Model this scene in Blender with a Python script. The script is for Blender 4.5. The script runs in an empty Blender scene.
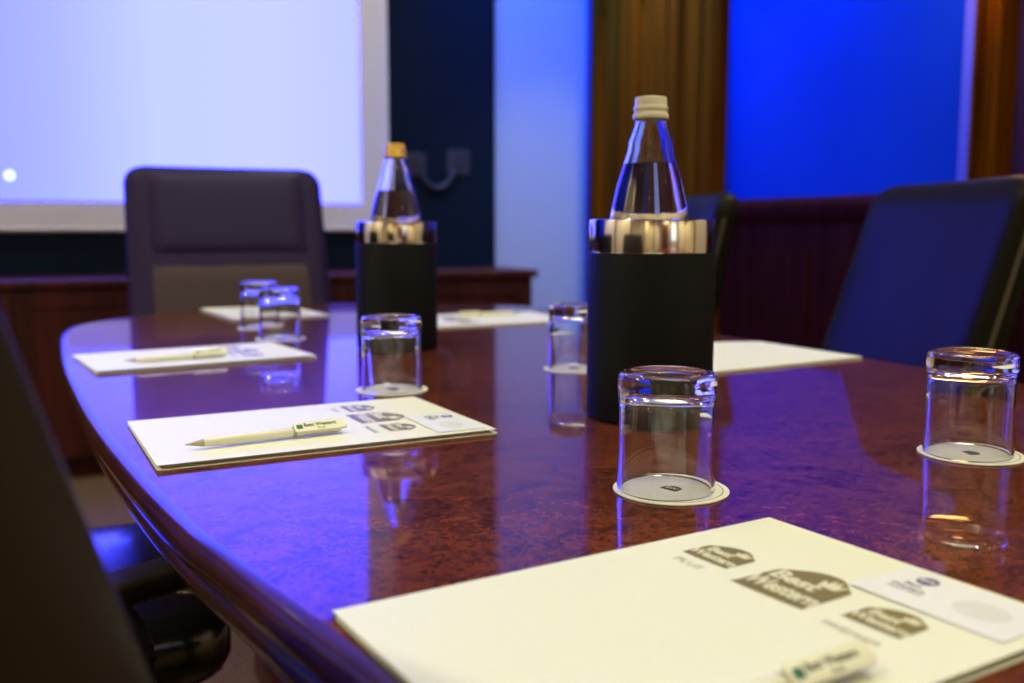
import bpy, bmesh, math, random
from mathutils import Vector, Matrix
random.seed(7)
sc = bpy.context.scene
COL = sc.collection
pi = math.pi
R = math.radians

# ------------------------------------------------------------------ camera
F_PX = 970.0
YAW, PITCH = R(25.5), math.atan(115.5 / F_PX)
cd = bpy.data.cameras.new('camera')
cam = bpy.data.objects.new('camera', cd)
COL.objects.link(cam)
cam.location = (0, 0, 0.952)
cam.rotation_euler = (pi / 2 - PITCH, 0, -YAW)
cd.sensor_width = 36
cd.lens = F_PX * 36 / 1024
cd.clip_start = 0.02
cd.dof.use_dof = True
cd.dof.focus_distance = 0.78
cd.dof.aperture_fstop = 4.5
sc.camera = cam

# ------------------------------------------------------------------ world, exposure
w = bpy.data.worlds.new('room_dark')
sc.world = w
w.use_nodes = True
w.node_tree.nodes['Background'].inputs[0].default_value = (0.02, 0.025, 0.05, 1)
w.node_tree.nodes['Background'].inputs[1].default_value = 0.3
sc.view_settings.view_transform = 'Standard'
sc.view_settings.look = 'None'
sc.view_settings.gamma = 1
sc.view_settings.use_curve_mapping = False
sc.view_settings.exposure = 0.0
sc.cycles.max_bounces = 16
sc.cycles.transmission_bounces = 16
sc.cycles.transparent_max_bounces = 16
sc.cycles.glossy_bounces = 8
sc.cycles.caustics_refractive = True
sc.cycles.caustics_reflective = False
sc.cycles.blur_glossy = 0.6
sc.cycles.sample_clamp_indirect = 0.0

WARM = (1.0, 1.0, 0.64)
DOWN_W = 1.6          # watts of each ceiling downlight over the table
WASH_W = 6.5           # watts of the downlights along the right wall
PANEL_L = 3.6           # radiance of the added warm fill panel over the table
LED_W = 91.0           # watts of the blue LED strip

# ------------------------------------------------------------------ materials
def mat(name, base, rough=0.5, metal=0.0, spec=0.5, coat=0.0, coat_rough=0.03, trans=0.0, ior=1.5, emit=None, es=1.0):
    m = bpy.data.materials.new(name)
    m.use_nodes = True
    b = m.node_tree.nodes['Principled BSDF']
    b.inputs['Base Color'].default_value = (*base, 1)
    b.inputs['Roughness'].default_value = rough
    b.inputs['Metallic'].default_value = metal
    b.inputs['Specular IOR Level'].default_value = spec
    b.inputs['Coat Weight'].default_value = coat
    b.inputs['Coat Roughness'].default_value = coat_rough
    b.inputs['Transmission Weight'].default_value = trans
    b.inputs['IOR'].default_value = ior
    if emit:
        b.inputs['Emission Color'].default_value = (*emit, 1)
        b.inputs['Emission Strength'].default_value = es
    return m

def nodes(m):
    nt = m.node_tree
    return nt, nt.nodes['Principled BSDF']

def mottled(m, c1, c2, scale, detail=6, stretch=(1, 1, 1), lo=0.35, hi=0.65, distort=0.0):
    nt, b = nodes(m)
    tc = nt.nodes.new('ShaderNodeTexCoord')
    mp = nt.nodes.new('ShaderNodeMapping')
    mp.inputs['Scale'].default_value = stretch
    n = nt.nodes.new('ShaderNodeTexNoise')
    n.inputs['Scale'].default_value = scale
    n.inputs['Detail'].default_value = detail
    n.inputs['Distortion'].default_value = distort
    r = nt.nodes.new('ShaderNodeValToRGB')
    r.color_ramp.elements[0].position = lo
    r.color_ramp.elements[0].color = (*c1, 1)
    r.color_ramp.elements[1].position = hi
    r.color_ramp.elements[1].color = (*c2, 1)
    nt.links.new(tc.outputs['Object'], mp.inputs['Vector'])
    nt.links.new(mp.outputs['Vector'], n.inputs['Vector'])
    nt.links.new(n.outputs['Fac'], r.inputs['Fac'])
    nt.links.new(r.outputs['Color'], b.inputs['Base Color'])
    return n, r, mp

def bump(m, scale, strength, dist=0.002, detail=3, kind='noise', target='Normal'):
    nt, b = nodes(m)
    tc = nt.nodes.new('ShaderNodeTexCoord')
    if kind == 'noise':
        n = nt.nodes.new('ShaderNodeTexNoise')
        n.inputs['Detail'].default_value = detail
        out = n.outputs['Fac']
    else:
        n = nt.nodes.new('ShaderNodeTexVoronoi')
        out = n.outputs['Distance']
    n.inputs['Scale'].default_value = scale
    bp = nt.nodes.new('ShaderNodeBump')
    bp.inputs['Strength'].default_value = strength
    bp.inputs['Distance'].default_value = dist
    nt.links.new(tc.outputs['Object'], n.inputs['Vector'])
    nt.links.new(out, bp.inputs['Height'])
    nt.links.new(bp.outputs['Normal'], b.inputs[target])

M = {}
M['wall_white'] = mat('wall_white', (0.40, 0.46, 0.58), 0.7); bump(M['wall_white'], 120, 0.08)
M['wall_cream'] = mat('wall_cream', (0.62, 0.50, 0.34), 0.7); bump(M['wall_cream'], 120, 0.08)
M['wall_blue'] = mat('wall_blue', (0.0005, 0.022, 0.42), 0.7, spec=0.08); mottled(M['wall_blue'], (0.0005, 0.022, 0.25), (0.0006, 0.028, 0.29), 1.6)
M['wall_blue_warm_lit'] = mat('wall_blue_warm_lit', (0.035, 0.014, 0.10), 0.7, spec=0.1)  # blue panel, reddened to stand for the warm light on it
M['reveal'] = mat('reveal_blue_lit', (0.10, 0.10, 0.42), 0.7, spec=0.2)  # white trim, tinted to stand for the blue light falling on it
M['wall_navy'] = mat('wall_navy', (0.0015, 0.008, 0.019), 0.6, spec=0.15); bump(M['wall_navy'], 200, 0.1)
M['ceiling'] = mat('ceiling_paint', (0.55, 0.5, 0.42), 0.8); bump(M['ceiling'], 90, 0.05)
M['carpet'] = mat('carpet', (0.10, 0.06, 0.03), 0.95); mottled(M['carpet'], (0.10, 0.052, 0.02), (0.18, 0.095, 0.038), 60); bump(M['carpet'], 400, 0.6, 0.004)
M['post_oak'] = mat('post_oak', (0.2, 0.13, 0.06), 0.4, spec=0.3); mottled(M['post_oak'], (0.12, 0.075, 0.03), (0.28, 0.19, 0.09), 10, 6, (3, 3, 0.15), 0.3, 0.7)
M['mahogany'] = mat('mahogany', (0.05, 0.012, 0.007), 0.4, spec=0.25, coat=0.12, coat_rough=0.2)
mottled(M['mahogany'], (0.032, 0.006, 0.004), (0.085, 0.016, 0.009), 14, 6, (1.5, 1.5, 0.15), 0.3, 0.7)
M['pilaster_wood'] = mat('pilaster_wood', (0.1, 0.04, 0.015), 0.5, spec=0.0)
mottled(M['pilaster_wood'], (0.050, 0.0125, 0.001), (0.150, 0.043, 0.002), 10, 6, (3, 6, 0.12), 0.3, 0.7)
M['rim_wood'] = mat('rim_wood', (0.09, 0.022, 0.011), 0.22, coat=0.5, coat_rough=0.06)
mottled(M['rim_wood'], (0.035, 0.008, 0.005), (0.060, 0.014, 0.007), 22, 5, (1, 1, 0.5))

M['dado_wood'] = mat('dado_wood', (0.03, 0.006, 0.004), 0.5, spec=0.02)
mottled(M['dado_wood'], (0.016, 0.002, 0.0012), (0.032, 0.005, 0.003), 14, 6, (1.5, 1.5, 0.15), 0.3, 0.7)
def burl():
    m = mat('burl_veneer', (0.15, 0.04, 0.02), 0.26, spec=0.012, coat=1.0, coat_rough=0.03)
    nt, b = nodes(m)
    b.inputs['Coat IOR'].default_value = 1.19
    tc = nt.nodes.new('ShaderNodeTexCoord')
    big = nt.nodes.new('ShaderNodeTexNoise'); big.inputs['Scale'].default_value = 22; big.inputs['Detail'].default_value = 5; big.inputs['Distortion'].default_value = 1.6
    fine = nt.nodes.new('ShaderNodeTexNoise'); fine.inputs['Scale'].default_value = 110; fine.inputs['Detail'].default_value = 4; fine.inputs['Distortion'].default_value = 2.2
    mix = nt.nodes.new('ShaderNodeMix'); mix.data_type = 'FLOAT'; mix.inputs['Factor'].default_value = 0.6
    r = nt.nodes.new('ShaderNodeValToRGB')
    e = r.color_ramp.elements
    e[0].position = 0.38; e[0].color = (0.036, 0.0070, 0.0040, 1)
    e[1].position = 0.66; e[1].color = (0.170, 0.042, 0.017, 1)
    mid = e.new(0.5); mid.color = (0.118, 0.0262, 0.0115, 1)
    L = nt.links.new
    for n in (big, fine): L(tc.outputs['Object'], n.inputs['Vector'])
    L(big.outputs['Fac'], mix.inputs['A']); L(fine.outputs['Fac'], mix.inputs['B'])
    L(mix.outputs['Result'], r.inputs['Fac'])
    L(r.outputs['Color'], b.inputs['Base Color'])
    # faint ripple of the lacquer
    rp = nt.nodes.new('ShaderNodeTexNoise'); rp.inputs['Scale'].default_value = 70; rp.inputs['Detail'].default_value = 2
    bp = nt.nodes.new('ShaderNodeBump'); bp.inputs['Strength'].default_value = 0.02; bp.inputs['Distance'].default_value = 0.001
    L(tc.outputs['Object'], rp.inputs['Vector']); L(rp.outputs['Fac'], bp.inputs['Height']); L(bp.outputs['Normal'], b.inputs['Coat Normal'])
    return m
M['burl'] = burl()

M['leather_black'] = mat('leather_black', (0.013, 0.0105, 0.007), 0.33, spec=0.035); bump(M['leather_black'], 350, 0.25, 0.001, kind='voronoi')
M['leather_umber'] = mat('leather_umber', (0.022, 0.0145, 0.010), 0.45, spec=0.2); bump(M['leather_umber'], 350, 0.2, 0.001, kind='voronoi')
M['leather_seat'] = mat('leather_seat', (0.004, 0.005, 0.006), 0.2, spec=1.0, coat=1.0, coat_rough=0.12); bump(M['leather_seat'], 350, 0.2, 0.001, kind='voronoi')
M['piping'] = mat('piping', (0.075, 0.06, 0.04), 0.5, spec=0.2)
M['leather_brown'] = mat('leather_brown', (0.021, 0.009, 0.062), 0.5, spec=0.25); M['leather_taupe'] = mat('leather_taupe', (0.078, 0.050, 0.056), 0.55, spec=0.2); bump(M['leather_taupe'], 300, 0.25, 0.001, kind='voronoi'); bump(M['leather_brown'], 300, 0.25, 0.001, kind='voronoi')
M['black_plastic'] = mat('black_plastic', (0.012, 0.012, 0.012), 0.4)
M['chrome'] = mat('chrome', (0.8, 0.78, 0.74), 0.12, metal=1)
M['steel'] = mat('brushed_steel', (0.84, 0.79, 0.68), 0.13, metal=1)
M['cooler_black'] = mat('cooler_black', (0.004, 0.0045, 0.006), 0.6, spec=0.2); bump(M['cooler_black'], 900, 0.15, 0.0004)
M['paper'] = mat('paper', (0.79, 0.785, 0.68), 0.55, spec=0.3); bump(M['paper'], 500, 0.04, 0.0005)
M['pad_paper'] = mat('pad_paper', (0.60, 0.52, 0.42), 0.7)
M['card'] = mat('card_white', (0.78, 0.78, 0.86), 0.45)
M['foil'] = mat('khaki_foil', (0.20, 0.160, 0.055), 0.5, metal=0.1)
M['print_light'] = mat('print_light', (0.72, 0.69, 0.52), 0.5)
M['print_grey'] = mat('print_grey', (0.50, 0.48, 0.42), 0.5)
M['print_navy'] = mat('print_navy', (0.06, 0.07, 0.16), 0.5)
M['print_pale'] = mat('print_pale', (0.68, 0.67, 0.72), 0.5)
M['print_dark'] = mat('print_dark', (0.045, 0.042, 0.035), 0.5)
M['print_green'] = mat('print_green', (0.02, 0.12, 0.09), 0.5)
M['pen_cream'] = mat('pen_cream', (0.82, 0.80, 0.69), 0.25)
M['pen_band'] = mat('pen_band', (0.45, 0.41, 0.24), 0.3)
M['coaster'] = mat('coaster_board', (0.84, 0.82, 0.74), 0.7)
M['glass'] = mat('clear_glass', (1, 1, 1), 0.0, trans=1, ior=1.46)
M['water'] = mat('water', (1, 1, 1), 0.0, trans=1, ior=1.33)
M['cap_cream'] = mat('cap_cream', (0.72, 0.67, 0.52), 0.35)
M['cap_gold'] = mat('cap_gold', (0.80, 0.50, 0.10), 0.3, metal=0.3)
M['screen_white'] = mat('screen_white', (0.84, 0.83, 0.80), 0.7)
M['screen_case'] = mat('screen_case', (0.5, 0.5, 0.52), 0.4)
M['screen_image'] = mat('screen_image', (0.0, 0.0, 0.0), 0.9, spec=0.0)
def screen_nodes():
    # the projected picture: a pale blue desktop, a little darker towards its left side
    nt, b = nodes(M['screen_image'])
    tc = nt.nodes.new('ShaderNodeTexCoord'); sep = nt.nodes.new('ShaderNodeSeparateXYZ')
    r = nt.nodes.new('ShaderNodeValToRGB')
    mr = nt.nodes.new('ShaderNodeMapRange'); mr.inputs['From Min'].default_value = -0.6; mr.inputs['From Max'].default_value = 1.28
    e = r.color_ramp.elements
    e[0].position = 0.1; e[0].color = (0.33, 0.36, 11.0, 1)
    e[1].position = 1.0; e[1].color = (0.54, 0.60, 11.0, 1)
    x = e.new(0.34); x.color = (0.43, 0.49, 11.0, 1)
    x = e.new(0.55); x.color = (0.57, 0.66, 11.0, 1)
    x = e.new(0.80); x.color = (0.60, 0.66, 11.0, 1)
    L = nt.links.new
    L(tc.outputs['Object'], sep.inputs[0]); L(sep.outputs['X'], mr.inputs['Value']); L(mr.outputs['Result'], r.inputs['Fac'])
    mz = nt.nodes.new('ShaderNodeMapRange'); mz.inputs['From Min'].default_value = 1.95; mz.inputs['From Max'].default_value = 2.25
    mc = nt.nodes.new('ShaderNodeMix'); mc.data_type = 'RGBA'; mc.inputs['B'].default_value = (0.36, 0.60, 11.0, 1)
    L(sep.outputs['Z'], mz.inputs['Value']); L(mz.outputs['Result'], mc.inputs['Factor']); L(r.outputs['Color'], mc.inputs['A'])
    L(mc.outputs['Result'], b.inputs['Emission Color']); b.inputs['Emission Strength'].default_value = 1.0
screen_nodes()
M['icon'] = mat('icon_white', (0, 0, 0), 0.9, emit=(1.3, 1.8, 11.0), es=1.0)
M['lamp_warm'] = mat('lamp_warm', (0, 0, 0), 0.5, emit=WARM, es=14)
M['led_blue'] = mat('led_blue', (0, 0, 0), 0.5, emit=(0.02, 0.1, 1.0), es=4)
M['window_glow'] = mat('added_window_glow', (0.5, 0.5, 0.5), 0.8, emit=(0.95, 1.0, 1.0), es=1.3)
M['fill_panel'] = mat('fill_panel_diffuser', (0.6, 0.6, 0.6), 0.6, emit=WARM, es=PANEL_L)
M['shade_glow'] = mat('shade_glow', (0.5, 0.4, 0.25), 0.7, emit=(1.0, 0.55, 0.16), es=16.0)
M['socket_grey'] = mat('socket_grey', (0.026, 0.03, 0.045), 0.5)

# ------------------------------------------------------------------ mesh helpers
def link(name, me, m=None, parent=None, loc=None, rot=None, smooth=True, angle=40):
    o = bpy.data.objects.new(name, me)
    COL.objects.link(o)
    if m is not None: me.materials.append(m)
    if parent is not None: o.parent = parent
    if loc is not None: o.location = loc
    if rot is not None: o.rotation_euler = rot
    if smooth:
        for p in me.polygons: p.use_smooth = True
        try: me.set_sharp_from_angle(angle=R(angle))
        except Exception: pass
    return o

def from_bm(name, bm, m, parent=None, loc=None, rot=None, smooth=True, angle=40):
    bmesh.ops.recalc_face_normals(bm, faces=bm.faces)
    me = bpy.data.meshes.new(name)
    bm.to_mesh(me); bm.free()
    return link(name, me, m, parent, loc, rot, smooth, angle)

def bevel(o, wd, seg=3):
    md = o.modifiers.new('bevel', 'BEVEL'); md.width = wd; md.segments = seg; md.limit_method = 'ANGLE'; md.angle_limit = R(35)
    return o

def add_box(bm, lo, hi, mtx=None):
    vs = [Vector((x, y, z)) for x in (lo[0], hi[0]) for y in (lo[1], hi[1]) for z in (lo[2], hi[2])]
    if mtx: vs = [mtx @ v for v in vs]
    v = [bm.verts.new(p) for p in vs]
    for f in ((0, 1, 3, 2), (4, 6, 7, 5), (0, 4, 5, 1), (2, 3, 7, 6), (0, 2, 6, 4), (1, 5, 7, 3)):
        bm.faces.new([v[i] for i in f])

def box(name, lo, hi, m, parent=None, bv=0.0, seg=3, kind=None):
    bm = bmesh.new(); add_box(bm, lo, hi)
    o = from_bm(name, bm, m, parent, angle=30)
    if bv: bevel(o, bv, seg)
    if kind: o['kind'] = kind
    return o

def loft(bm, loops, cap0=True, cap1=True, closed=False):
    rows = [[bm.verts.new(p) for p in lp] for lp in loops]
    n = len(rows[0])
    pairs = list(zip(rows[:-1], rows[1:]))
    if closed: pairs.append((rows[-1], rows[0]))
    for a, b in pairs:
        for i in range(n):
            j = (i + 1) % n
            bm.faces.new((a[i], a[j], b[j], b[i]))
    if cap0 and not closed: bm.faces.new(list(reversed(rows[0])))
    if cap1 and not closed: bm.faces.new(rows[-1])

def lathe(bm, prof, n=72, mod=None, center=(0, 0)):
    rows = []
    for r, z in prof:
        if r < 1e-6: rows.append([bm.verts.new((center[0], center[1], z))])
        else:
            row = []
            for i in range(n):
                a = 2 * pi * i / n
                rr = r * (mod(a, z) if mod else 1)
                row.append(bm.verts.new((center[0] + rr * math.cos(a), center[1] + rr * math.sin(a), z)))
            rows.append(row)
    for a, b in zip(rows[:-1], rows[1:]):
        for i in range(n):
            j = (i + 1) % n
            if len(a) == 1 and len(b) == 1: continue
            if len(a) == 1: bm.faces.new((a[0], b[i], b[j]))
            elif len(b) == 1: bm.faces.new((a[i], b[0], a[j]))
            else: bm.faces.new((a[i], a[j], b[j], b[i]))

def tube(bm, pts, rad, n=12):
    pts = [Vector(p) for p in pts]
    rads = rad if isinstance(rad, (list, tuple)) else [rad] * len(pts)
    loops = []
    up = Vector((0, 0, 1))
    for i, p in enumerate(pts):
        t = (pts[min(i + 1, len(pts) - 1)] - pts[max(i - 1, 0)]).normalized()
        s = t.cross(up)
        if s.length < 1e-4: s = t.cross(Vector((0, 1, 0)))
        s.normalize(); u = s.cross(t).normalized()
        loops.append([p + (s * math.cos(2 * pi * k / n) + u * math.sin(2 * pi * k / n)) * rads[i] for k in range(n)])
    loft(bm, loops)

def prism(bm, poly, z0, z1, f=lambda x, y, z: (x, y, z)):
    loft(bm, [[f(x, y, z) for x, y in poly] for z in (z0, z1)])

def rrect(x0, y0, x1, y1, r, k=6):
    out = []
    for cx, cy, a0 in ((x1 - r, y0 + r, -90), (x1 - r, y1 - r, 0), (x0 + r, y1 - r, 90), (x0 + r, y0 + r, 180)):
        for i in range(k + 1):
            a = R(a0 + 90 * i / k)
            out.append((cx + r * math.cos(a), cy + r * math.sin(a)))
    return out

def spline(pts, k=8, closed=True):
    out = []; n = len(pts)
    for i in range(n if closed else n - 1):
        p0, p1, p2, p3 = (pts[(i + d) % n] if closed else pts[max(0, min(n - 1, i + d))] for d in (-1, 0, 1, 2))
        for s in range(k):
            t = s / k
            out.append(tuple(0.5 * (2 * b + (c - a) * t + (2 * a - 5 * b + 4 * c - d) * t * t + (3 * b - a - 3 * c + d) * t ** 3)
                             for a, b, c, d in zip(p0, p1, p2, p3)))
    if not closed: out.append(tuple(pts[-1]))
    return out

def empty(name, loc=(0, 0, 0), rz=0.0, label=None, cat=None, group=None):
    o = bpy.data.objects.new(name, None)
    COL.objects.link(o)
    o.empty_display_size = 0.05
    o.location = loc; o.rotation_euler = (0, 0, rz)
    tag(o, label, cat, group)
    return o

def tag(o, label=None, cat=None, group=None):
    if label: o['label'] = label
    if cat: o['category'] = cat
    if group: o['group'] = group
    return o

def dup(root, loc, rz, label, group=None):
    r = root.copy(); COL.objects.link(r)
    r.location = loc; r.rotation_euler = (0, 0, rz); r['label'] = label
    if group: r['group'] = group
    for ch in list(root.children):
        c = ch.copy(); COL.objects.link(c); c.parent = r
        for g in list(ch.children):
            d = g.copy(); COL.objects.link(d); d.parent = c
    return r

_tc = {}
def text(name, body, size, m, parent, x, y, z, rot=0.0, bold=0.0, align='CENTER', thick=0.00012, shear=0.0, sx=1.0):
    key = (body, size, bold, align, thick, shear, sx)
    if key not in _tc:
        cu = bpy.data.curves.new('lettering', 'FONT')
        cu.body = body; cu.size = size; cu.align_x = align; cu.align_y = 'CENTER'
        cu.extrude = thick / 2; cu.offset = bold; cu.shear = shear; cu.resolution_u = 3
        t = bpy.data.objects.new('lettering_source', cu)
        me = bpy.data.meshes.new_from_object(t)
        bpy.data.objects.remove(t)
        if sx != 1.0:
            for v in me.vertices: v.co.x *= sx
        _tc[key] = me
    me = _tc[key].copy(); me.materials.clear()
    return link(name, me, m, parent, (x, y, z), (0, 0, rot), smooth=False)

# ------------------------------------------------------------------ the room
XL, XR, YB, YF, ZC = -1.9, 2.46, -2.6, 4.30, 2.75
box('floor', (XL - .1, YB - .1, -0.1), (XR + .1, YF + .1, 0), M['carpet'], kind='structure')
box('ceiling', (XL - .1, YB - .1, ZC), (XR + .1, YF + .1, ZC + .1), M['ceiling'], kind='structure')
box('wall_far', (XL - .1, YF, 0), (XR + .1, YF + .1, ZC), M['wall_white'], kind='structure')
box('wall_right', (XR, YB - .1, 0), (XR + .1, YF, ZC), M['wall_blue'], kind='structure')
box('wall_left', (XL - .1, YB, 0), (XL, YF, ZC), M['wall_cream'], kind='structure')
box('wall_back', (XL - .1, YB - .1, 0), (XR, YB, ZC), M['wall_cream'], kind='structure')
# navy field of the far wall that carries the screen
box('trim_1', (XL, YF - .02, 0.0), (1.951, YF, ZC), M['wall_navy'], kind='structure')

def pilaster(name, y0, y1, m, depth=0.07):
    """a moulded timber pilaster standing against the right wall"""
    bm = bmesh.new()
    wd = y1 - y0
    nst = max(1, round(wd / 0.36))
    prof = [(0, 0), (0, depth * .75), (.012, depth), (.05, depth)]
    pts = [(y0, 0.0)]
    step = wd / nst
    for k in range(nst):
        a = y0 + k * step
        pts += [(a + .001, depth * .7), (a + .012, depth), (a + step * .22, depth), (a + step * .25, depth * .55), (a + step * .32, depth * .45),
                (a + step * .36, depth * .7), (a + step * .64, depth * .7), (a + step * .68, depth * .45), (a + step * .75, depth * .55),
                (a + step * .78, depth), (a + step - .012, depth), (a + step - .001, depth * .7)]
    pts.append((y1, 0.0))
    loft(bm, [[(XR - d, y, z) for y, d in pts] for z in (0.0, ZC)])
    o = from_bm(name, bm, m, angle=25); o['kind'] = 'structure'
    return o
pilaster('trim_2', 3.176, 4.15, M['pilaster_wood'])
pilaster('trim_3', 1.885, 1.995, M['pilaster_wood'])
pilaster('trim_4', 0.55, 0.67, M['pilaster_wood'])
pilaster('trim_5', -0.85, -0.73, M['pilaster_wood'])
# blue panel between the nearer pilasters, warm light put into its violet colour
box('trim_21', (XR - .012, .67, 1.055), (XR, 1.885, 1.95), M['wall_blue_warm_lit'], kind='structure')
box('trim_22', (XR - .05, YB, 1.95), (XR, 4.15, ZC), M['pilaster_wood'], bv=.012, kind='structure')  # unseen cornice added above the panels to darken the table reflection
# white reveal strip beside the blue panel, blue light put into its colour
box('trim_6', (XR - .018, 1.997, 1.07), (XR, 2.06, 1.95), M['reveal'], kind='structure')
# panelled dado with its rail
def dado(name, y0, y1):
    bm = bmesh.new()
    prof = [(0, 0), (.03, 0), (.03, .10), (.02, .115), (.02, .96), (.03, .98), (.034, 1.0), (.034, 1.03), (.024, 1.05), (.0, 1.055)]
    loft(bm, [[(XR - d, y, z) for d, z in prof] for y in (y0, y1)])
    n = max(1, round((y1 - y0) / .55))
    for k in range(n):
        a = y0 + (y1 - y0) * (k + .12) / n; b = y0 + (y1 - y0) * (k + .88) / n
        add_box(bm, (XR - .032, a, .22), (XR - .018, b, .86))
    o = from_bm(name, bm, M['dado_wood'], angle=25); o['kind'] = 'structure'
dado('trim_7', 1.995, 3.176)
dado('trim_8', 0.67, 1.885)
box('trim_20', (XR - .015, YB, 0), (XR, .55, 1.95), M['wall_cream'], kind='structure')
# left and back walls: unseen timber posts added as stripes for steel to mirror
for i, y in enumerate((-1.5, -0.1, 1.3, 2.7)):
    box('trim_%d' % (10 + i), (XL, y, 0), (XL + .06, y + .16, ZC), M['post_oak'], bv=.01, kind='structure')
box('trim_18', (XL, 2.86, 1.06), (XL + .015, YF - .02, ZC), M['wall_blue'], kind='structure')
box('trim_19', (XL, 2.86, .12), (XL + .03, YF - .02, 1.06), M['dado_wood'], bv=.008, kind='structure')
for i, x in enumerate((-1.5, -0.65, 0.38, 1.30)):
    box('trim_%d' % (14 + i), (x, YB, 0), (x + .2, YB + .06, ZC), M['post_oak'], bv=.01, kind='structure')
box('baseboard_left', (XL, YB + .06, 0), (XL + .02, YF - .02, .12), M['mahogany'], bv=.006, kind='structure')
# unseen timber door added in the back wall for steel and glass to reflect
def door():
    r = empty('door_1', (-0.37, YB, 0)); r['kind'] = 'structure'
    box('door_leaf', (0, 0, 0), (.68, .045, 2.05), M['mahogany'], r, .004)
    for z0, z1 in ((.2, .9), (1.05, 1.9)):
        box('door_panel', (.1, .04, z0), (.58, .055, z1), M['pilaster_wood'], r, .01)
    bm = bmesh.new(); tube(bm, [(.60, .045, 1.02), (.60, .09, 1.02), (.58, .10, 1.02), (.50, .10, 1.02)], .009)
    from_bm('door_handle', bm, M['chrome'], r)
door()
# unseen window added behind the camera, its blind glowing for bright reflections
win = empty('added_window_1', (.62, YB, .85)); win['kind'] = 'structure'
bm = bmesh.new()
for lo, hi in (((0, 0, 0), (.05, .05, 1.35)), ((.59, 0, 0), (.64, .05, 1.35)), ((.05, 0, 0), (.59, .05, .05)), ((.05, 0, 1.30), (.59, .05, 1.35))): add_box(bm, lo, hi)
from_bm('window_frame', bm, M['screen_white'], win, angle=30)
box('window_blind', (.05, .004, .05), (.59, .012, 1.30), M['window_glow'], win)
box('window_pane', (.05, .03, .05), (.59, .034, 1.30), M['glass'], win)

# ------------------------------------------------------------------ projection screen on the far wall
scr = empty('projection_screen', (0, YF - .02, 0), 0,
            'large white bordered projection screen showing a pale blue picture on the navy wall', 'screen')
IX0, IX1, IZ0, IZ1 = -0.62, 1.279, 1.052, 2.36
bm = bmesh.new()
add_box(bm, (IX0 - .14, -.022, IZ0 - .112), (IX1 + .137, -.004, IZ1 + .1))
from_bm('screen_fabric', bm, M['screen_white'], scr)
img = box('projected_picture', (IX0, -.0255, IZ0), (IX1, -.0225, IZ1), M['screen_image'], scr)
for x, z, r in ((-0.117, 1.146, .019), (-0.185, 1.146, .017)):
    bm = bmesh.new()
    lathe(bm, [(0, 0), (r, 0), (r, .001), (0, .001)], 24)
    from_bm('icon', bm, M['icon'], img, (x, -.0258, z), (pi / 2, 0, 0))
bm = bmesh.new(); tube(bm, [(IX0 - .14, -.014, IZ0 - .112), (IX1 + .137, -.014, IZ0 - .112)], .012)
from_bm('bottom_bar', bm, M['screen_white'], scr)
box('roller_case', (IX0 - .2, -.1, IZ1 + .09), (IX1 + .2, 0, IZ1 + .2), M['screen_case'], scr, .015)

# wall sockets with a looping cable, right of the screen
def socket(name, x, z, s, label):
    r = empty(name, (x, YF - .02, z), 0, label, 'socket')
    bm = bmesh.new()
    prism(bm, rrect(-s, -s, s, s, s * .35), 0, .008, lambda a, b, c: (a, -c, b))
    bevel(from_bm('cover_plate', bm, M['socket_grey'], r), .002, 2)
    bm = bmesh.new()
    lathe(bm, [(s * .5, 0), (s * .5, .004), (s * .4, .004), (s * .38, -.006), (0, -.006)], 24)
    from_bm('socket_well', bm, M['black_plastic'], r, (0, -.008, 0), (pi / 2, 0, 0))
socket('wall_socket', 1.760, 1.248, .058, 'grey square wall socket on the navy wall, at the right end of the cable')
socket('wall_socket', 1.545, 1.235, .052, 'grey wall socket on the navy wall half behind the gold-capped bottle')
bm = bmesh.new()
cp = spline([(1.572, -.03, 1.215), (1.585, -.034, 1.17), (1.61, -.034, 1.14), (1.65, -.034, 1.127), (1.69, -.034, 1.140), (1.715, -.034, 1.17), (1.742, -.032, 1.215)], 6, False)
tube(bm, [(x, YF + y, z) for x, y, z in cp], .012, 10)
tag(from_bm('cable', bm, M['socket_grey']), 'short grey cable hanging in a loop between two wall sockets', 'cable')

# ------------------------------------------------------------------ sideboard below the screen
sb = empty('sideboard', (0, 0, 0), 0, 'long low dark mahogany sideboard along the wall under the projection screen', 'sideboard')
SX0, SX1, SY = -1.55, 2.0, 3.92
box('body', (SX0 + .02, SY + .02, .08), (SX1 - .02, YF - .021, .722), M['mahogany'], sb, .003)
box('plinth', (SX0 + .06, SY + .06, 0), (SX1 - .06, YF - .03, .08), M['mahogany'], sb)
box('top_board', (SX0, SY - .01, .722), (SX1, YF - .021, .757), M['mahogany'], sb, .008)
nd = 5
for k in range(nd):
    a = SX0 + .03 + (SX1 - SX0 - .06) * k / nd; b = SX0 + .03 + (SX1 - SX0 - .06) * (k + 1) / nd
    bm = bmesh.new()
    a += .004; b -= .004; s = .06; z0, z1 = .09, .712
    for lo, hi in (((a, z0), (a + s, z1)), ((b - s, z0), (b, z1)), ((a + s, z0), (b - s, z0 + s)), ((a + s, z1 - s), (b - s, z1))):
        add_box(bm, (lo[0], SY, lo[1]), (hi[0], SY + .0195, hi[1]))
    add_box(bm, (a + s, SY + .008, z0 + s), (b - s, SY + .0195, z1 - s))
    d = from_bm('door', bm, M['mahogany'], sb, angle=25)
    bm = bmesh.new()
    lathe(bm, [(0, 0), (.006, 0), (.005, .012), (.012, .018), (.012, .024), (0, .028)], 20)
    from_bm('knob', bm, M['chrome'], d, (b - .03 if k % 2 == 0 else a + .03, SY, .42), (pi / 2, 0, 0))

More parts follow.
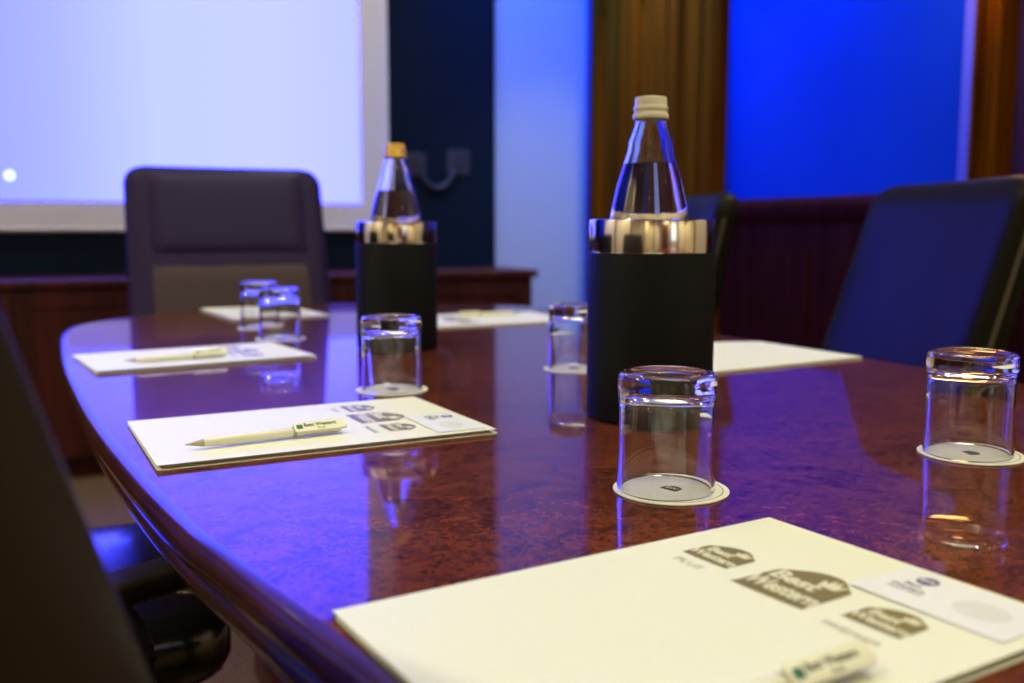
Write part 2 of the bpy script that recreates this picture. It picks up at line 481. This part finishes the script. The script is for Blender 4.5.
# ------------------------------------------------------------------ conference table
TZ = 0.75
left = [(.300, -.22), (.215, 0), (.155, .2), (.118, .4), (.098, .5), (.083, .588), (.069, .665), (.051, .815), (.033, 1.026), (.020, 1.27),
        (.010, 1.55), (.009, 1.82), (.014, 2.02), (.036, 2.16), (.10, 2.27), (.21, 2.37), (.38, 2.47)]
right = [(.77, 2.47), (.94, 2.37), (1.05, 2.27), (1.114, 2.16), (1.134, 2.02), (1.140, 1.82), (1.140, 1.55), (1.138, 1.27), (1.138, 1.03), (1.137, .84),
         (1.128, .6), (1.10, .3), (1.03, 0), (.90, -.22)]
outline = spline(left + [(.575, 2.53)] + right + [(.60, -.36)], 6)
def inset(poly, d):
    n = len(poly); out = []
    for i in range(n):
        ax, ay = poly[i - 1]; bx, by = poly[(i + 1) % n]
        tx, ty = bx - ax, by - ay; l = math.hypot(tx, ty)
        out.append((poly[i][0] + ty / l * d, poly[i][1] - tx / l * d))      # clockwise outline: inward normal
    return out
tab = empty('conference_table', (0, 0, 0), 0, 'long oval conference table with glossy reddish burl top and moulded rim', 'table')
bm = bmesh.new()
loft(bm, [[(x, y, z) for x, y in inset(outline, d)] for d, z in ((.03, .715), (.014, .7185), (.014, .75))])
from_bm('tabletop', bm, M['burl'], tab, angle=20)
bm = bmesh.new()
prof = [(.014, .7500), (.009, .7497), (.005, .7484), (.002, .7460), (.000, .7425), (-.001, .738), (-.0005, .733), (.002, .728), (.006, .7245), (.010, .723),
        (.011, .721), (.008, .719), (.006, .715), (.006, .709), (.009, .704), (.014, .702), (.06, .702), (.06, .7148), (.014, .7149)]
loft(bm, [[(x, y, z) for x, y in inset(outline, d)] for d, z in prof], closed=True)
from_bm('edge_moulding', bm, M['rim_wood'], tab, angle=50)
for yc in (.25, 1.85):
    bm = bmesh.new()
    for z0, z1, hx, hy in ((0, .06, .22, .22), (.06, .09, .19, .19), (.09, .66, .11, .15), (.66, .7149, .14, .18)):
        prism(bm, rrect(.575 - hx, yc - hy, .575 + hx, yc + hy, .05), z0, z1)
    from_bm('pedestal', bm, M['mahogany'], tab, angle=25)

# ------------------------------------------------------------------ leather conference chairs
def rsec(hw, hy, r_exp, z, yc, bow, n=40):
    """closed rounded-rectangle section (half width hw, half depth hy) at height z, front bowed by bow"""
    out = []
    for i in range(n):
        a = 2 * pi * i / n
        c, s = math.cos(a), math.sin(a)
        x = hw * math.copysign(abs(c) ** r_exp, c); y = hy * math.copysign(abs(s) ** r_exp, s)
        out.append((x, yc + y + bow * (x / hw) ** 2, z))
    return out

def make_chair(loc, rz, label, top, hide, width=.49, padded=True, armrest=True, lean=13, arm_dz=0.0, arm_dy=0.0, piping=False, group='leather chairs around the table'):
    r = empty('conference_chair', loc, rz, label, 'chair', group)
    hw = width / 2
    rec = math.tan(R(lean))
    zb = .50
    # backrest: reclined, rounded top corners, side bolsters
    def back_y(z): return -.215 - (z - zb) * rec
    bm = bmesh.new(); loops = []
    H = top - zb
    ts = [k / 16 * (1 - .055 / H) for k in range(17)] + [1 - .055 / H * math.cos(pi / 2 * k / 14) for k in range(1, 15)]
    for t in ts:
        z = zb + H * t
        e = 1.0
        cr = .05
        if top - z < cr: e = math.sqrt(max(0.0, 1 - ((cr - (top - z)) / cr) ** 2))
        inset_w = cr * (1 - e)
        if z - zb < .03: inset_w = .02 * (1 - (z - zb) / .03)
        th = .050 - .012 * t
        hwz = hw * (1.0 - .03 * t) - inset_w
        thz = max(.004, th * (.35 + .65 * e))
        loops.append(rsec(hwz, thz, .42, z, back_y(z), .018))
    loft(bm, loops)
    back = from_bm('backrest', bm, hide, r, angle=70)
    if padded:
        def pad(name, z0, z1, bulge, wd, m):
            bm = bmesh.new(); nx, nz = 18, 12
            f = []; g = []
            for j in range(nz + 1):
                v = j / nz; z = z0 + (z1 - z0) * v
                t = (z - zb) / H; th = .050 - .012 * t
                rowf = []; rowg = []
                for i in range(nx + 1):
                    u = -1 + 2 * i / nx
                    x = u * wd
                    edge = (1 - abs(u) ** 6) * (1 - abs(2 * v - 1) ** 6)
                    y = back_y(z) + th + .018 * (x / hw) ** 2 - .006 + (bulge + .006) * edge ** .5
                    rowf.append(bm.verts.new((x, y, z))); rowg.append(bm.verts.new((x, back_y(z) + th * .4, z)))
                f.append(rowf); g.append(rowg)
            for j in range(nz):
                for i in range(nx):
                    bm.faces.new((f[j][i], f[j][i + 1], f[j + 1][i + 1], f[j + 1][i]))
                    bm.faces.new((g[j][i], g[j + 1][i], g[j + 1][i + 1], g[j][i + 1]))
            for j in range(nz):
                for i in (0, nx): bm.faces.new((f[j][i], f[j + 1][i], g[j + 1][i], g[j][i]))
            for i in range(nx):
                for j in (0, nz): bm.faces.new((f[j][i], f[j][i + 1], g[j][i + 1], g[j][i]))
            return from_bm(name, bm, m, back, angle=60)
        zm = top - .245
        pad('headrest_pad', zm + .004, top - .012, .010, hw - .055, hide)
        pad('lumbar_pad', zb + .04, zm - .004, .006, hw - .055, M['leather_taupe'])['label'] = 'lighter taupe lower back cushion'
    if piping:
        for s in (-1, 1):
            pts = []
            for k in range(15):
                t = (.05 + (H - .11) * k / 14) / H; z = zb + H * t
                pts.append((s * (hw * (1 - .03 * t) - .0005), back_y(z) + .018 + .002, z))
            bm = bmesh.new(); tube(bm, pts, .0045, 10)
            from_bm('piping', bm, M['piping'], back)
    # seat cushion
    bm = bmesh.new(); loops = []
    for z, s in ((.385, .90), (.392, .97), (.41, 1.0), (.445, 1.0), (.462, .985), (.472, .95), (.476, .86), (.477, .5)):
        loops.append([(x * s, .045 + (y - .045) * s, z) for x, y in rrect(-hw + .01, -.22, hw - .01, .31, .07)])
    loft(bm, loops)
    from_bm('seat', bm, hide if hide is M['leather_brown'] else M['leather_seat'], r, angle=70)
    if armrest:
        for s in (-1, 1):
            bm = bmesh.new()
            ax = s * (hw + .028)
            dz = arm_dz
            pts = spline([(ax - s * .04, -.24, .54 + dz), (ax, -.20, .62 + dz), (ax, -.12, .648 + dz), (ax, .02, .648 + dz), (ax, .06, .60 + dz), (ax, .05, .5), (ax - s * .03, .03, .40)], 5, False)
            tube(bm, pts, .016, 12)
            for v in bm.verts: v.co.y += arm_dy
            a = from_bm('armrest', bm, M['black_plastic'], r)
            bm = bmesh.new()
            loops = []
            for y, sc_ in ((-.17, .3), (-.16, .8), (-.13, 1), (.12, 1), (.16, .85), (.175, .35)):
                loops.append([(ax + x * sc_, y + arm_dy, .664 + dz + z * sc_) for x, z in rrect(-.026, -.012, .026, .012, .010, 4)])
            loft(bm, loops)
            from_bm('arm_pad', bm, hide, a, angle=60)
            bm = bmesh.new()
            loops = []
            for y, sc_ in ((.10, .5), (.115, .9), (.15, .95), (.17, .8), (.18, .4)):
                loops.append([(ax + x * sc_, y + arm_dy, .649 + dz + z * sc_) for x, z in rrect(-.022, -.008, .022, .006, .006, 4)])
            loft(bm, loops)
            from_bm('arm_tip', bm, M['chrome'], a, angle=60)
    bm = bmesh.new()
    lathe(bm, [(0, .07), (.045, .07), (.045, .12), (.026, .125), (.026, .30), (.05, .31), (.10, .36), (.10, .388), (0, .388)], 24)
    from_bm('seat_column', bm, M['black_plastic'], r)
    for k in range(5):
        a = 2 * pi * k / 5 + .3
        c, s = math.cos(a), math.sin(a)
        bm = bmesh.new()
        loops = []
        for d, hh, ww, z in ((.03, .022, .028, .10), (.16, .018, .024, .09), (.27, .012, .018, .075), (.30, .008, .012, .07)):
            loops.append([(c * d - s * x, s * d + c * x, z + zz) for x, zz in rrect(-ww, -hh, ww, hh, hh * .6, 3)])
        loft(bm, loops)
        leg = from_bm('leg', bm, M['black_plastic'], r, angle=50)
        bm = bmesh.new()
        for off in (-.013, .013):
            b2 = bmesh.new(); lathe(b2, [(0, -.009), (.024, -.009), (.028, -.006), (.028, .006), (.024, .009), (0, .009)], 20)
            for v in b2.verts:
                x, y, z = v.co
                q = Vector((x, z + off, y))
                v.co = (c * (.28) + c * q.x - s * q.y, s * .28 + s * q.x + c * q.y, .028 + q.z)
            me = bpy.data.meshes.new('t'); b2.to_mesh(me); b2.free(); bm.from_mesh(me); bpy.data.meshes.remove(me)
        tube(bm, [(c * .285, s * .285, .028), (c * .285, s * .285, .066)], .007, 8)
        from_bm('caster', bm, M['black_plastic'], leg, angle=50)
    return r

# head of the table, back towards the screen
make_chair((.452, 2.46, 0), R(180), 'tall dark brown padded leather chair at the far head of the table', 1.112, M['leather_brown'], .54)
# right side of the table, turned towards the screen
def chair_from_back(bx, by, ang, *a, **k):
    """place a chair by the spot under the middle of its backrest top; ang = facing direction"""
    top = a[1]
    off = -.215 - (top - .50) * math.tan(R(k.get('lean', 13)))
    fx, fy = math.cos(ang), math.sin(ang)
    return make_chair((bx - fx * off, by - fy * off, 0), ang - pi / 2, *a, **k)
chair_from_back(1.452, 1.208, R(160), 'black leather chair at the right side of the table nearest the camera', 1.030, M['leather_black'], .52, padded=False, lean=16, piping=True)
chair_from_back(1.51, 2.012, R(160), 'black leather chair mostly hidden behind the nearer bottle cooler', 1.030, M['leather_black'], .48, padded=False, piping=True)
# left side of the table
chair_from_back(-.180, .534, R(25), 'blurred dark brown leather chair back at the left edge closest to the camera', 1.030, M['leather_umber'], .48, padded=False, lean=17, arm_dz=-.045, arm_dy=-.05)
make_chair((-.12, 1.42, 0), R(-90), 'black leather chair tucked under the left side of the table, seat shining blue', 1.030, M['leather_black'], .50, padded=False, armrest=False)

# ------------------------------------------------------------------ folders with printed covers
FW, FH = .2145, .315
EMB = [(0, .06), (.05, .0), (.93, .02), (1.0, .10), (1.0, .70), (.93, .80), (.72, .97), (.58, 1.0), (.42, .98), (.26, .90), (.06, .72), (0, .60)]
def emblem(parent, x, y, wd, ht, z, m, ml, second=None):
    pts = [(x + u * wd, y + v * ht) for u, v in spline(EMB, 4)]
    bm = bmesh.new(); prism(bm, pts, z, z + .00012)
    e = from_bm('emblem', bm, m, parent, smooth=False)
    zz = z + .00020
    text('lettering', 'Best', ht * .34, ml, e, x + wd * .38, y + ht * .56, zz, bold=ht * .012)
    text('lettering', 'Western', ht * .36, ml, e, x + wd * .50, y + ht * .25, zz, bold=ht * .012, sx=wd / ht * .78)
    bm = bmesh.new()
    cr = [(.60, .66), (.84, .66), (.90, .86), (.80, .78), (.75, .92), (.72, .80), (.67, .92), (.64, .78), (.56, .84)]
    prism(bm, [(x + u * wd, y + v * ht) for u, v in cr], zz - .00006, zz + .00006)
    from_bm('crown_mark', bm, ml, e, smooth=False)
    return e

def make_folder(name, A, ang, label, full=True, bow=0.0):
    """A = lower left corner of the cover as its reader sees it; ang = direction of the reader's 'up'"""
    r = empty(name, (A[0], A[1], TZ), ang - pi / 2, label, 'folder', 'presentation folders laid out around the table')
    def lift(y, x): return bow * math.sin(pi * min(1, max(0, y / FH))) * (x / FW) if bow else 0.0
    bm = bmesh.new(); prism(bm, rrect(.0015, .0, FW + .001, FH + .0022, .004), .0002, .0009)
    from_bm('back_cover', bm, M['paper'], r, angle=30)
    bm = bmesh.new(); prism(bm, rrect(.004, .004, FW - .006, FH - .006, .001), .0010, .0026)
    from_bm('notepad', bm, M['pad_paper'], r, angle=30)
    # front cover: folded over the spine on the reader's left, its free edge standing a little open
    bm = bmesh.new()
    nx, ny = 10, 12
    def zc(x, y): return .0030 + .0013 * (x / FW) + lift(y, x)
    top = [[bm.verts.new((FW * i / nx, FH * j / ny, zc(FW * i / nx, FH * j / ny) + .0006)) for i in range(nx + 1)] for j in range(ny + 1)]
    bot = [[bm.verts.new((FW * i / nx, FH * j / ny, zc(FW * i / nx, FH * j / ny))) for i in range(nx + 1)] for j in range(ny + 1)]
    for j in range(ny):
        for i in range(nx):
            bm.faces.new((top[j][i], top[j][i + 1], top[j + 1][i + 1], top[j + 1][i]))
            bm.faces.new((bot[j][i], bot[j + 1][i], bot[j + 1][i + 1], bot[j][i + 1]))
    for j in range(ny):
        bm.faces.new((top[j][nx], bot[j][nx], bot[j + 1][nx], top[j + 1][nx]))
        # the spine
        v0 = bm.verts.new((0.0, FH * j / ny, .0004)) if j == 0 else v1
        v1 = bm.verts.new((0.0, FH * (j + 1) / ny, .0004))
        bm.faces.new((top[j][0], top[j + 1][0], v1, v0))
    for i in range(nx):
        bm.faces.new((top[0][i], bot[0][i], bot[0][i + 1], top[0][i + 1]))
        bm.faces.new((top[ny][i], top[ny][i + 1], bot[ny][i + 1], bot[ny][i]))
    cov = from_bm('front_cover', bm, M['paper'], r, angle=40)
    if full:
        def zt(x, y): return zc(x, y) + .0006 + .00015
        for x, y, wd, ht in ((.0245, .2170, .036, .0325), (.0775, .2070, .0485, .0535), (.1430, .2195, .0335, .031)):
            emblem(cov, x, y, wd, ht, zt(x + wd, y), M['foil'], M['print_light'])
        text('lettering', 'PLUS', .0085, M['print_grey'], cov, .0415, .2060, zt(.06, .2), sx=1.25)
        text('lettering', 'PREMIER', .0075, M['print_grey'], cov, .160, .2055, zt(.18, .2), sx=1.25)
    return r

def make_card(A, ang, label):
    """white business card lying on a folder cover, in the folder's own frame"""
    c, s = math.cos(ang - pi / 2), math.sin(ang - pi / 2)
    x0, y0 = .1160, .2570
    r = empty('business_card', (A[0] + c * x0 - s * y0, A[1] + s * x0 + c * y0, TZ + .0053), ang - pi / 2, label, 'card', 'business cards lying on folders')
    bm = bmesh.new(); prism(bm, rrect(0, 0, .090, .052, .001), 0, .0004)
    b = from_bm('card_stock', bm, M['card'], r, angle=30)
    z = .00048
    bm = bmesh.new(); prism(bm, [(.0215 + .0062 * math.cos(t * pi / 16), .0390 + .0062 * math.sin(t * pi / 16)) for t in range(32)], z - .00006, z + .00006)
    e = from_bm('round_emblem', bm, M['print_navy'], b, smooth=False)
    text('lettering', 'BW', .0060, M['card'], e, .0215, .0390, z + .00012, bold=.0001)
    text('lettering', 'Best', .0058, M['print_navy'], b, .0200, .0285, z, bold=.00008)
    text('lettering', 'Western.', .0058, M['print_navy'], b, .0215, .0225, z, bold=.00008)
    text('lettering', 'Hotels & Resorts', .0030, M['print_navy'], b, .0220, .0180, z)
    bm = bmesh.new(); prism(bm, [(.0620 + .0150 * math.cos(t * pi / 20), .0260 + .0120 * math.sin(t * pi / 20)) for t in range(40)], z - .00006, z + .00002)
    from_bm('watermark', bm, M['print_pale'], b, smooth=False)
    return r

_pen = [None]
def make_pen(A, ang, off, tilt, label):
    """cream ballpoint on a cover: off = its tip in the folder's frame, tilt = turn from the reader's 'up'"""
    c, s = math.cos(ang - pi / 2), math.sin(ang - pi / 2)
    x, y = off
    loc = (A[0] + c * x - s * y, A[1] + s * x + c * y, TZ + .0053)
    rz = ang + tilt
    if _pen[0]:
        return dup(_pen[0], loc, rz, label)
    r = empty('ballpoint_pen', loc, rz, label, 'pen', 'cream pens lying on folders')
    zc = .0050
    def lx(prof, name, m, par, n=24):
        bm = bmesh.new(); lathe(bm, prof, n)
        for v in bm.verts: v.co = (v.co.z, v.co.y, v.co.x + zc)
        return from_bm(name, bm, m, par, angle=40)
    lx([(0, 0), (.0006, .0), (.0009, .003), (.0024, .010), (.0036, .016)], 'tip', M['pen_band'], r)
    bar = lx([(.0034, .0158), (.0042, .022), (.0047, .040), (.0048, .096), (.0040, .0985), (0, .0985)], 'barrel', M['pen_cream'], r)
    lx([(.0044, .0985), (.0050, .0985), (.0050, .1015), (.0044, .1015), (.0044, .0985)], 'band', M['pen_band'], r)
    cap = lx([(.0044, .1012), (.0048, .102), (.0048, .142), (.0040, .146), (.0022, .147), (.0022, .152), (0, .1525)], 'cap', M['pen_cream'], r)
    bm = bmesh.new(); loops = []
    for q, wd in ((.099, .0050), (.101, .0060), (.140, .0062), (.147, .0058), (.149, .0044)):
        loops.append([(q, a, b + .0053) for a, b in rrect(-wd, -.0008, wd, .0008, .0006, 3)])
    loft(bm, loops)
    clip = from_bm('clip', bm, M['pen_cream'], r, (0, 0, zc), (R(36), 0, 0), angle=40)
    bm = bmesh.new(); add_box(bm, (.140, -.002, .0035), (.145, .002, .0048)); from_bm('clip_foot', bm, M['pen_cream'], clip)
    bm = bmesh.new(); prism(bm, rrect(.1010, -.0026, .1070, .0026, .001), .00615, .00630); from_bm('print_mark', bm, M['print_green'], clip, smooth=False)
    text('lettering', 'Best Western', .0062, M['print_dark'], clip, .1245, .0012, .0063, bold=.00012, sx=.92)
    text('lettering', 'PLUS', .0034, M['print_green'], clip, .1245, -.0036, .0063)
    _pen[0] = r
    return r

FA = (.1240, .4770); fa = R(5.6)
make_folder('presentation_folder', FA, fa, 'cream printed folder in the foreground, nearest the camera')
make_card(FA, fa, 'white business card with a dark round emblem on the foreground folder')
make_pen(FA, fa, (.187, .030), R(-1), 'cream pen lying on the foreground folder')
SA = (.0645, 1.0500); sa = R(2.2)
make_folder('presentation_folder', SA, sa, 'cream printed folder on the left side, in front of a glass, pen near its edge')
make_card(SA, sa, 'white business card on the second folder along the left side of the table')
make_pen(SA, sa, (.170, .030), R(5), 'cream pen lying on the second folder along the left side')
TA = (.026, 1.640); ta = R(7.0)
make_folder('presentation_folder', TA, ta, 'cream printed folder at the far left edge of the table, below the two blue-tinted glasses')
make_pen(TA, ta, (.165, .045), R(3), 'cream pen lying on the folder at the far left edge of the table')
h = R(-85); eh = (math.cos(h), math.sin(h)); er = (math.sin(h), -math.cos(h))
HA = (.352 - er[0] * FW - eh[0] * FH, 2.115 - er[1] * FW - eh[1] * FH)
make_folder('presentation_folder', HA, h, 'white folder at the far head of the table in front of the brown chair')
GA = (1.005, 1.790)
make_folder('presentation_folder', GA, R(180), 'white folder to the right of the farther bottle cooler', bow=.003)
make_pen(GA, R(180), (.150, .06), R(2), 'cream pen lying on the folder right of the farther cooler')
XA = (1.118, 1.098)
make_folder('presentation_folder', XA, R(185.4), 'cream folder behind the nearer bottle cooler at the right edge of the table', full=False, bow=.006)

# ------------------------------------------------------------------ coasters and upturned tumblers
GLASS_PROF = [(.0345, .0000), (.0368, .0000), (.0375, .0010), (.0375, .0060), (.0368, .0200), (.0362, .0400), (.0362, .0600), (.0368, .0700), (.0373, .0745), (.0375, .0800),
              (.0374, .0855), (.0366, .0885), (.0350, .0902), (.0325, .0908), (.0300, .0902), (.0285, .0893), (.0150, .0888), (0, .0887)]
GLASS_IN = [(0, .0770), (.0150, .0767), (.0260, .0757), (.0310, .0737), (.0335, .0702), (.0343, .0640), (.0344, .0400), (.0345, .0200), (.0349, .0060), (.0349, .0010), (.0345, .0000)]
_gl = [None]; _co = [None]
COZ = .0016
def make_coaster(x, y, rz, label):
    if _co[0]: return dup(_co[0], (x, y, TZ + .0001), rz, label)
    r = empty('coaster', (x, y, TZ + .0001), rz, label, 'coaster', 'round white coasters under the glasses')
    bm = bmesh.new(); lathe(bm, [(0, 0), (.0438, 0), (.0443, .0003), (.0443, .0011), (.0438, .0014), (0, .0014)], 64)
    d = from_bm('disc', bm, M['coaster'], r, angle=35)
    bm = bmesh.new(); lathe(bm, [(.0392, .00141), (.0398, .00141), (.0398, .00148), (.0392, .00148), (.0392, .00141)], 64)
    from_bm('printed_ring', bm, M['print_dark'], d, smooth=False)
    e = None
    pts = [(-.0065 + u * .0150, -.0055 + v * .0120) for u, v in spline(EMB, 4)]
    bm = bmesh.new(); prism(bm, pts, .00141, .00148)
    e = from_bm('printed_emblem', bm, M['print_dark'], d, smooth=False)
    text('lettering', 'BW', .0065, M['coaster'], e, .0005, .0002, .00152, bold=.00010)
    _co[0] = r
    return r
def make_glass(x, y, rz, label):
    if _gl[0]: return dup(_gl[0], (x, y, TZ + COZ), rz, label)
    bm = bmesh.new(); lathe(bm, GLASS_PROF + GLASS_IN, 96)
    bmesh.ops.remove_doubles(bm, verts=bm.verts, dist=1e-6)
    g = from_bm('tumbler', bm, M['glass'], None, (x, y, TZ + COZ), (0, 0, rz), angle=180)
    tag(g, label, 'glass', 'upturned tumblers on coasters')
    _gl[0] = g
    return g
for x, y, rz, where in ((.424, .605, -1.3, 'in the centre foreground, nearest the camera'),
                        (.733, .588, -1.9, 'at the right edge of the picture'),
                        (.377, 1.136, -1.0, 'behind the second left folder, before the farther cooler'),
                        (.371, 1.745, -.9, 'at the far left, behind the third folder, nearer of the pair'),
                        (.377, 1.960, 2.4, 'farthest from the camera, in front of the head chair'),
                        (.668, 1.194, 2.0, 'to the left of the nearer cooler and half hidden by it')):
    dx = {-1.3: -.0038, -1.9: -.0028}.get(rz, 0)      # these two stand a little off the middle of their coaster
    make_coaster(x, y, rz, 'coaster of the glass ' + where)
    make_glass(x + dx, y - dx * .4, rz, 'clear upturned tumbler ' + where)

# ------------------------------------------------------------------ bottle coolers and water bottles
_ck = [None]
def make_cooler(x, y, rz, label):
    if _ck[0]: return dup(_ck[0], (x, y, TZ), rz, label)
    r = empty('bottle_cooler', (x, y, TZ), rz, label, 'cooler', 'black bottle coolers on the table')
    bm = bmesh.new(); lathe(bm, [(0, .0005), (.0640, .0005), (.0662, .002), (.0668, .006), (.0668, .172), (.0660, .1745), (.0625, .1745)], 96)
    from_bm('body', bm, M['cooler_black'], r, angle=35)
    bm = bmesh.new(); lathe(bm, [(.0625, .1745), (.0655, .1747), (.0658, .1760), (.0658, .2070), (.0652, .2085), (.0640, .2090), (.0615, .2088), (.0608, .2075),
                                 (.0605, .1950), (.0600, .0120), (.0590, .0060), (0, .0055)], 96)
    from_bm('steel_band', bm, M['steel'], r, angle=35)
    _ck[0] = r
    return r

BP = [(0, .006), (.020, .004), (.036, .0005), (.042, .003), (.0455, .010), (.0470, .020), (.0472, .180), (.0468, .196), (.0450, .2080), (.0418, .2235), (.0370, .2440), (.0325, .2580), (.0293, .2680),
      (.0252, .2800), (.0222, .2905), (.0190, .2990), (.0166, .3060), (.0158, .3120), (.0156, .3260), (.0150, .3300)]
BI = [(.0115, .3300), (.0122, .3150), (.0136, .3060), (.0162, .2985), (.0195, .2900), (.0226, .2795), (.0268, .2675), (.0300, .2575), (.0345, .2435), (.0393, .2230), (.0425, .2075), (.0442, .1955), (.0446, .180),
      (.0444, .022), (.0425, .012), (.034, .008), (0, .010)]
def flutes(a, z):
    # shallow vertical petals on the shoulder
    k = max(0.0, min(1.0, (.300 - z) / .02)) * max(0.0, min(1.0, (z - .185) / .02))
    return 1 + .018 * k * (abs(math.cos(5 * a)) - .6)
BP = [(a * (.93 if z < .29 else 1), z * .975) for a, z in BP]
BI = [(a * (.93 if z < .29 else 1), z * .975) for a, z in BI]
def make_bottle(x, y, rz, cap_m, label, level):
    r = empty('water_bottle', (x, y, TZ + .0062), rz, label, 'bottle', 'glass water bottles standing in the coolers')
    bm = bmesh.new(); lathe(bm, BP + BI, 120, flutes)
    b = from_bm('glass_bottle', bm, M['glass'], r, angle=180)
    # water: overlaps the inner glass wall slightly so no air film shows
    prof = [(0, .0098)]
    inner = list(reversed(BI))
    for (r0, z0), (r1, z1) in zip(inner[1:-1], inner[2:]):
        if z0 < level:
            prof.append((r0 + .0004, z0 - .0002))
            if z1 >= level:
                t = (level - z0) / (z1 - z0); rr = r0 + (r1 - r0) * t
                prof += [(rr + .0004, level), (rr - .001, level - .0008), (0, level - .0008)]
    bm = bmesh.new(); lathe(bm, prof, 120, flutes)
    from_bm('water', bm, M['water'], r, angle=50)
    bm = bmesh.new()
    lathe(bm, [(a, z - .0082) for a, z in [(.0161, .3140), (.0184, .3140), (.0187, .3150), (.0187, .3175), (.0180, .3190), (.0172, .3200), (.0172, .3225), (.0178, .3232), (.0178, .3258), (.0170, .3268),
               (.0166, .3285), (.0164, .3345), (.0156, .3362), (.0120, .3368), (0, .3368)]], 60)
    from_bm('screw_cap', bm, cap_m, r, angle=40)
    return r
C1 = (.575, .864); C2 = (.519, 1.531)
make_cooler(*C1, 0, 'black cylindrical bottle cooler with steel rim nearest the camera, holding the white-capped bottle')
make_bottle(C1[0] - .0028, C1[1] + .0013, .4, M['cap_cream'], 'clear water bottle with a cream cap in the nearer cooler', .2600)
make_cooler(*C2, 0, 'black cylindrical bottle cooler with steel rim farther away, holding the gold-capped bottle')
make_bottle(*C2, .1, M['cap_gold'], 'clear water bottle with a gold cap in the farther cooler', .2530)

# ------------------------------------------------------------------ lamps of the room and added lights
def downlight(x, y, watts, label, spot=110):
    r = empty('ceiling_downlight', (x, y, ZC), 0, label, 'lamp', 'round ceiling downlights')
    bm = bmesh.new(); lathe(bm, [(.055, -.001), (.070, -.001), (.072, -.006), (.068, -.011), (.052, -.012), (.050, -.004), (.055, -.001)], 40)
    from_bm('trim_ring', bm, M['chrome'], r)
    bm = bmesh.new(); lathe(bm, [(0, -.001), (.050, -.001), (.050, -.004), (0, -.005)], 40)
    from_bm('lens', bm, M['lamp_warm'], r)
    l = bpy.data.lights.new('bulb', 'AREA'); l.shape = 'DISK'; l.size = .12; l.energy = watts; l.color = WARM; l.spread = R(spot)
    o = bpy.data.objects.new('bulb', l); COL.objects.link(o); o.parent = r; o.location = (0, 0, -.016)
for x, y, wh, wt in ((-.12, .15, 'near left end', 1), (1.4, .15, 'near right end', 5.0), (-.12, 1.5, 'middle left side', .8), (1.4, 1.5, 'middle right side', 1), (.575, 2.35, 'far head', 4)):
    downlight(x, y, DOWN_W * wt, 'round warm ceiling downlight above the %s of the table' % wh, 150)
for x, y, sp, wh in ((2.26, 3.50, 75, 'wide timber pilaster in the far corner'), (2.22, 1.94, 80, 'narrow timber pilaster beside the blue panel'), (2.2, -.1, 110, 'right wall beside the camera')):
    downlight(x, y, WASH_W, 'warm downlight washing the ' + wh, sp)
for x, wh in ((-.35, 'left half of the projection screen'), (1.15, 'right half of the projection screen')):
    downlight(x, 3.72, 4.0, 'unseen warm downlight added in front of the ' + wh, 110)  # extra lamps, added to brighten the screen border and sideboard
for x, y, wh in ((-1.45, -1.9, 'back left corner'), (.2, -2.15, 'back wall door'), (1.9, -2.0, 'back right corner'), (-1.55, .6, 'left wall'), (-1.55, 2.0, 'left timber post')):
    downlight(x, y, 26, 'unseen warm downlight added near the ' + wh, 110)  # added lamps, brighten the walls that the steel bands mirror

# sconce added just out of view for a warm orange reflection on the table
sco = empty('added_sconce', (XR - .07, 1.94, 1.70), 0, 'unseen added warm sconce on the narrow timber pilaster beside the blue panel', 'lamp')
bm = bmesh.new(); prism(bm, rrect(-.035, -.05, .035, .05, .01), 0, .012, lambda a, b, c: (-c, a, b))
from_bm('back_plate', bm, M['chrome'], sco, angle=30)
bm = bmesh.new(); tube(bm, [(-.008, 0, -.02), (-.05, 0, -.035), (-.085, 0, -.02), (-.09, 0, .0)], .008)
from_bm('arm', bm, M['chrome'], sco)
bm = bmesh.new(); lathe(bm, [(.052, -.01), (.075, .17), (.072, .17), (.050, -.008), (.052, -.01)], 40)
from_bm('lamp_shade', bm, M['shade_glow'], sco, (-.09, 0, -.02))
# unseen fill panel added over the table for soft warm light
pn = empty('added_fill_panel', (.85, .58, ZC), 0, 'large warm fill panel added unseen above the conference table', 'lamp')
bm = bmesh.new()
for lo, hi in (((-.52, -1.05, -.05), (-.48, 1.05, -.001)), ((.48, -1.05, -.05), (.52, 1.05, -.001)), ((-.48, -1.05, -.05), (.48, -1.01, -.001)), ((-.48, 1.01, -.05), (.48, 1.05, -.001))): add_box(bm, lo, hi)
from_bm('panel_frame', bm, M['screen_case'], pn, angle=30)
box('diffuser', (-.479, -1.009, -.035), (.479, 1.009, -.025), M['fill_panel'], pn)

def led_strip(x, y0, tilt, watts, label):
    led = empty('led_strip', (x, y0, ZC), 0, label, 'lamp')
    box('housing', (-.03, -.85, -.03), (.03, .95, -.001), M['screen_case'], led, .004)
    box('diffuser', (-.018, -.83, -.036), (.018, .93, -.0305), M['led_blue'], led)
    l = bpy.data.lights.new('blue_tube', 'AREA'); l.shape = 'RECTANGLE'; l.size = .05; l.size_y = 1.74; l.spread = R(120); l.energy = watts; l.color = (.03, .17, 1.0)
    o = bpy.data.objects.new('blue_tube', l); COL.objects.link(o); o.parent = led; o.location = (0, .05, -.042); o.rotation_euler = (0, R(tilt), 0)
led_strip(1.60, 3.30, -38, LED_W, 'blue LED light strip along the ceiling above the right wall')
led_strip(-1.55, 3.30, 35, LED_W * .5, 'blue LED light strip along the ceiling above the left wall')
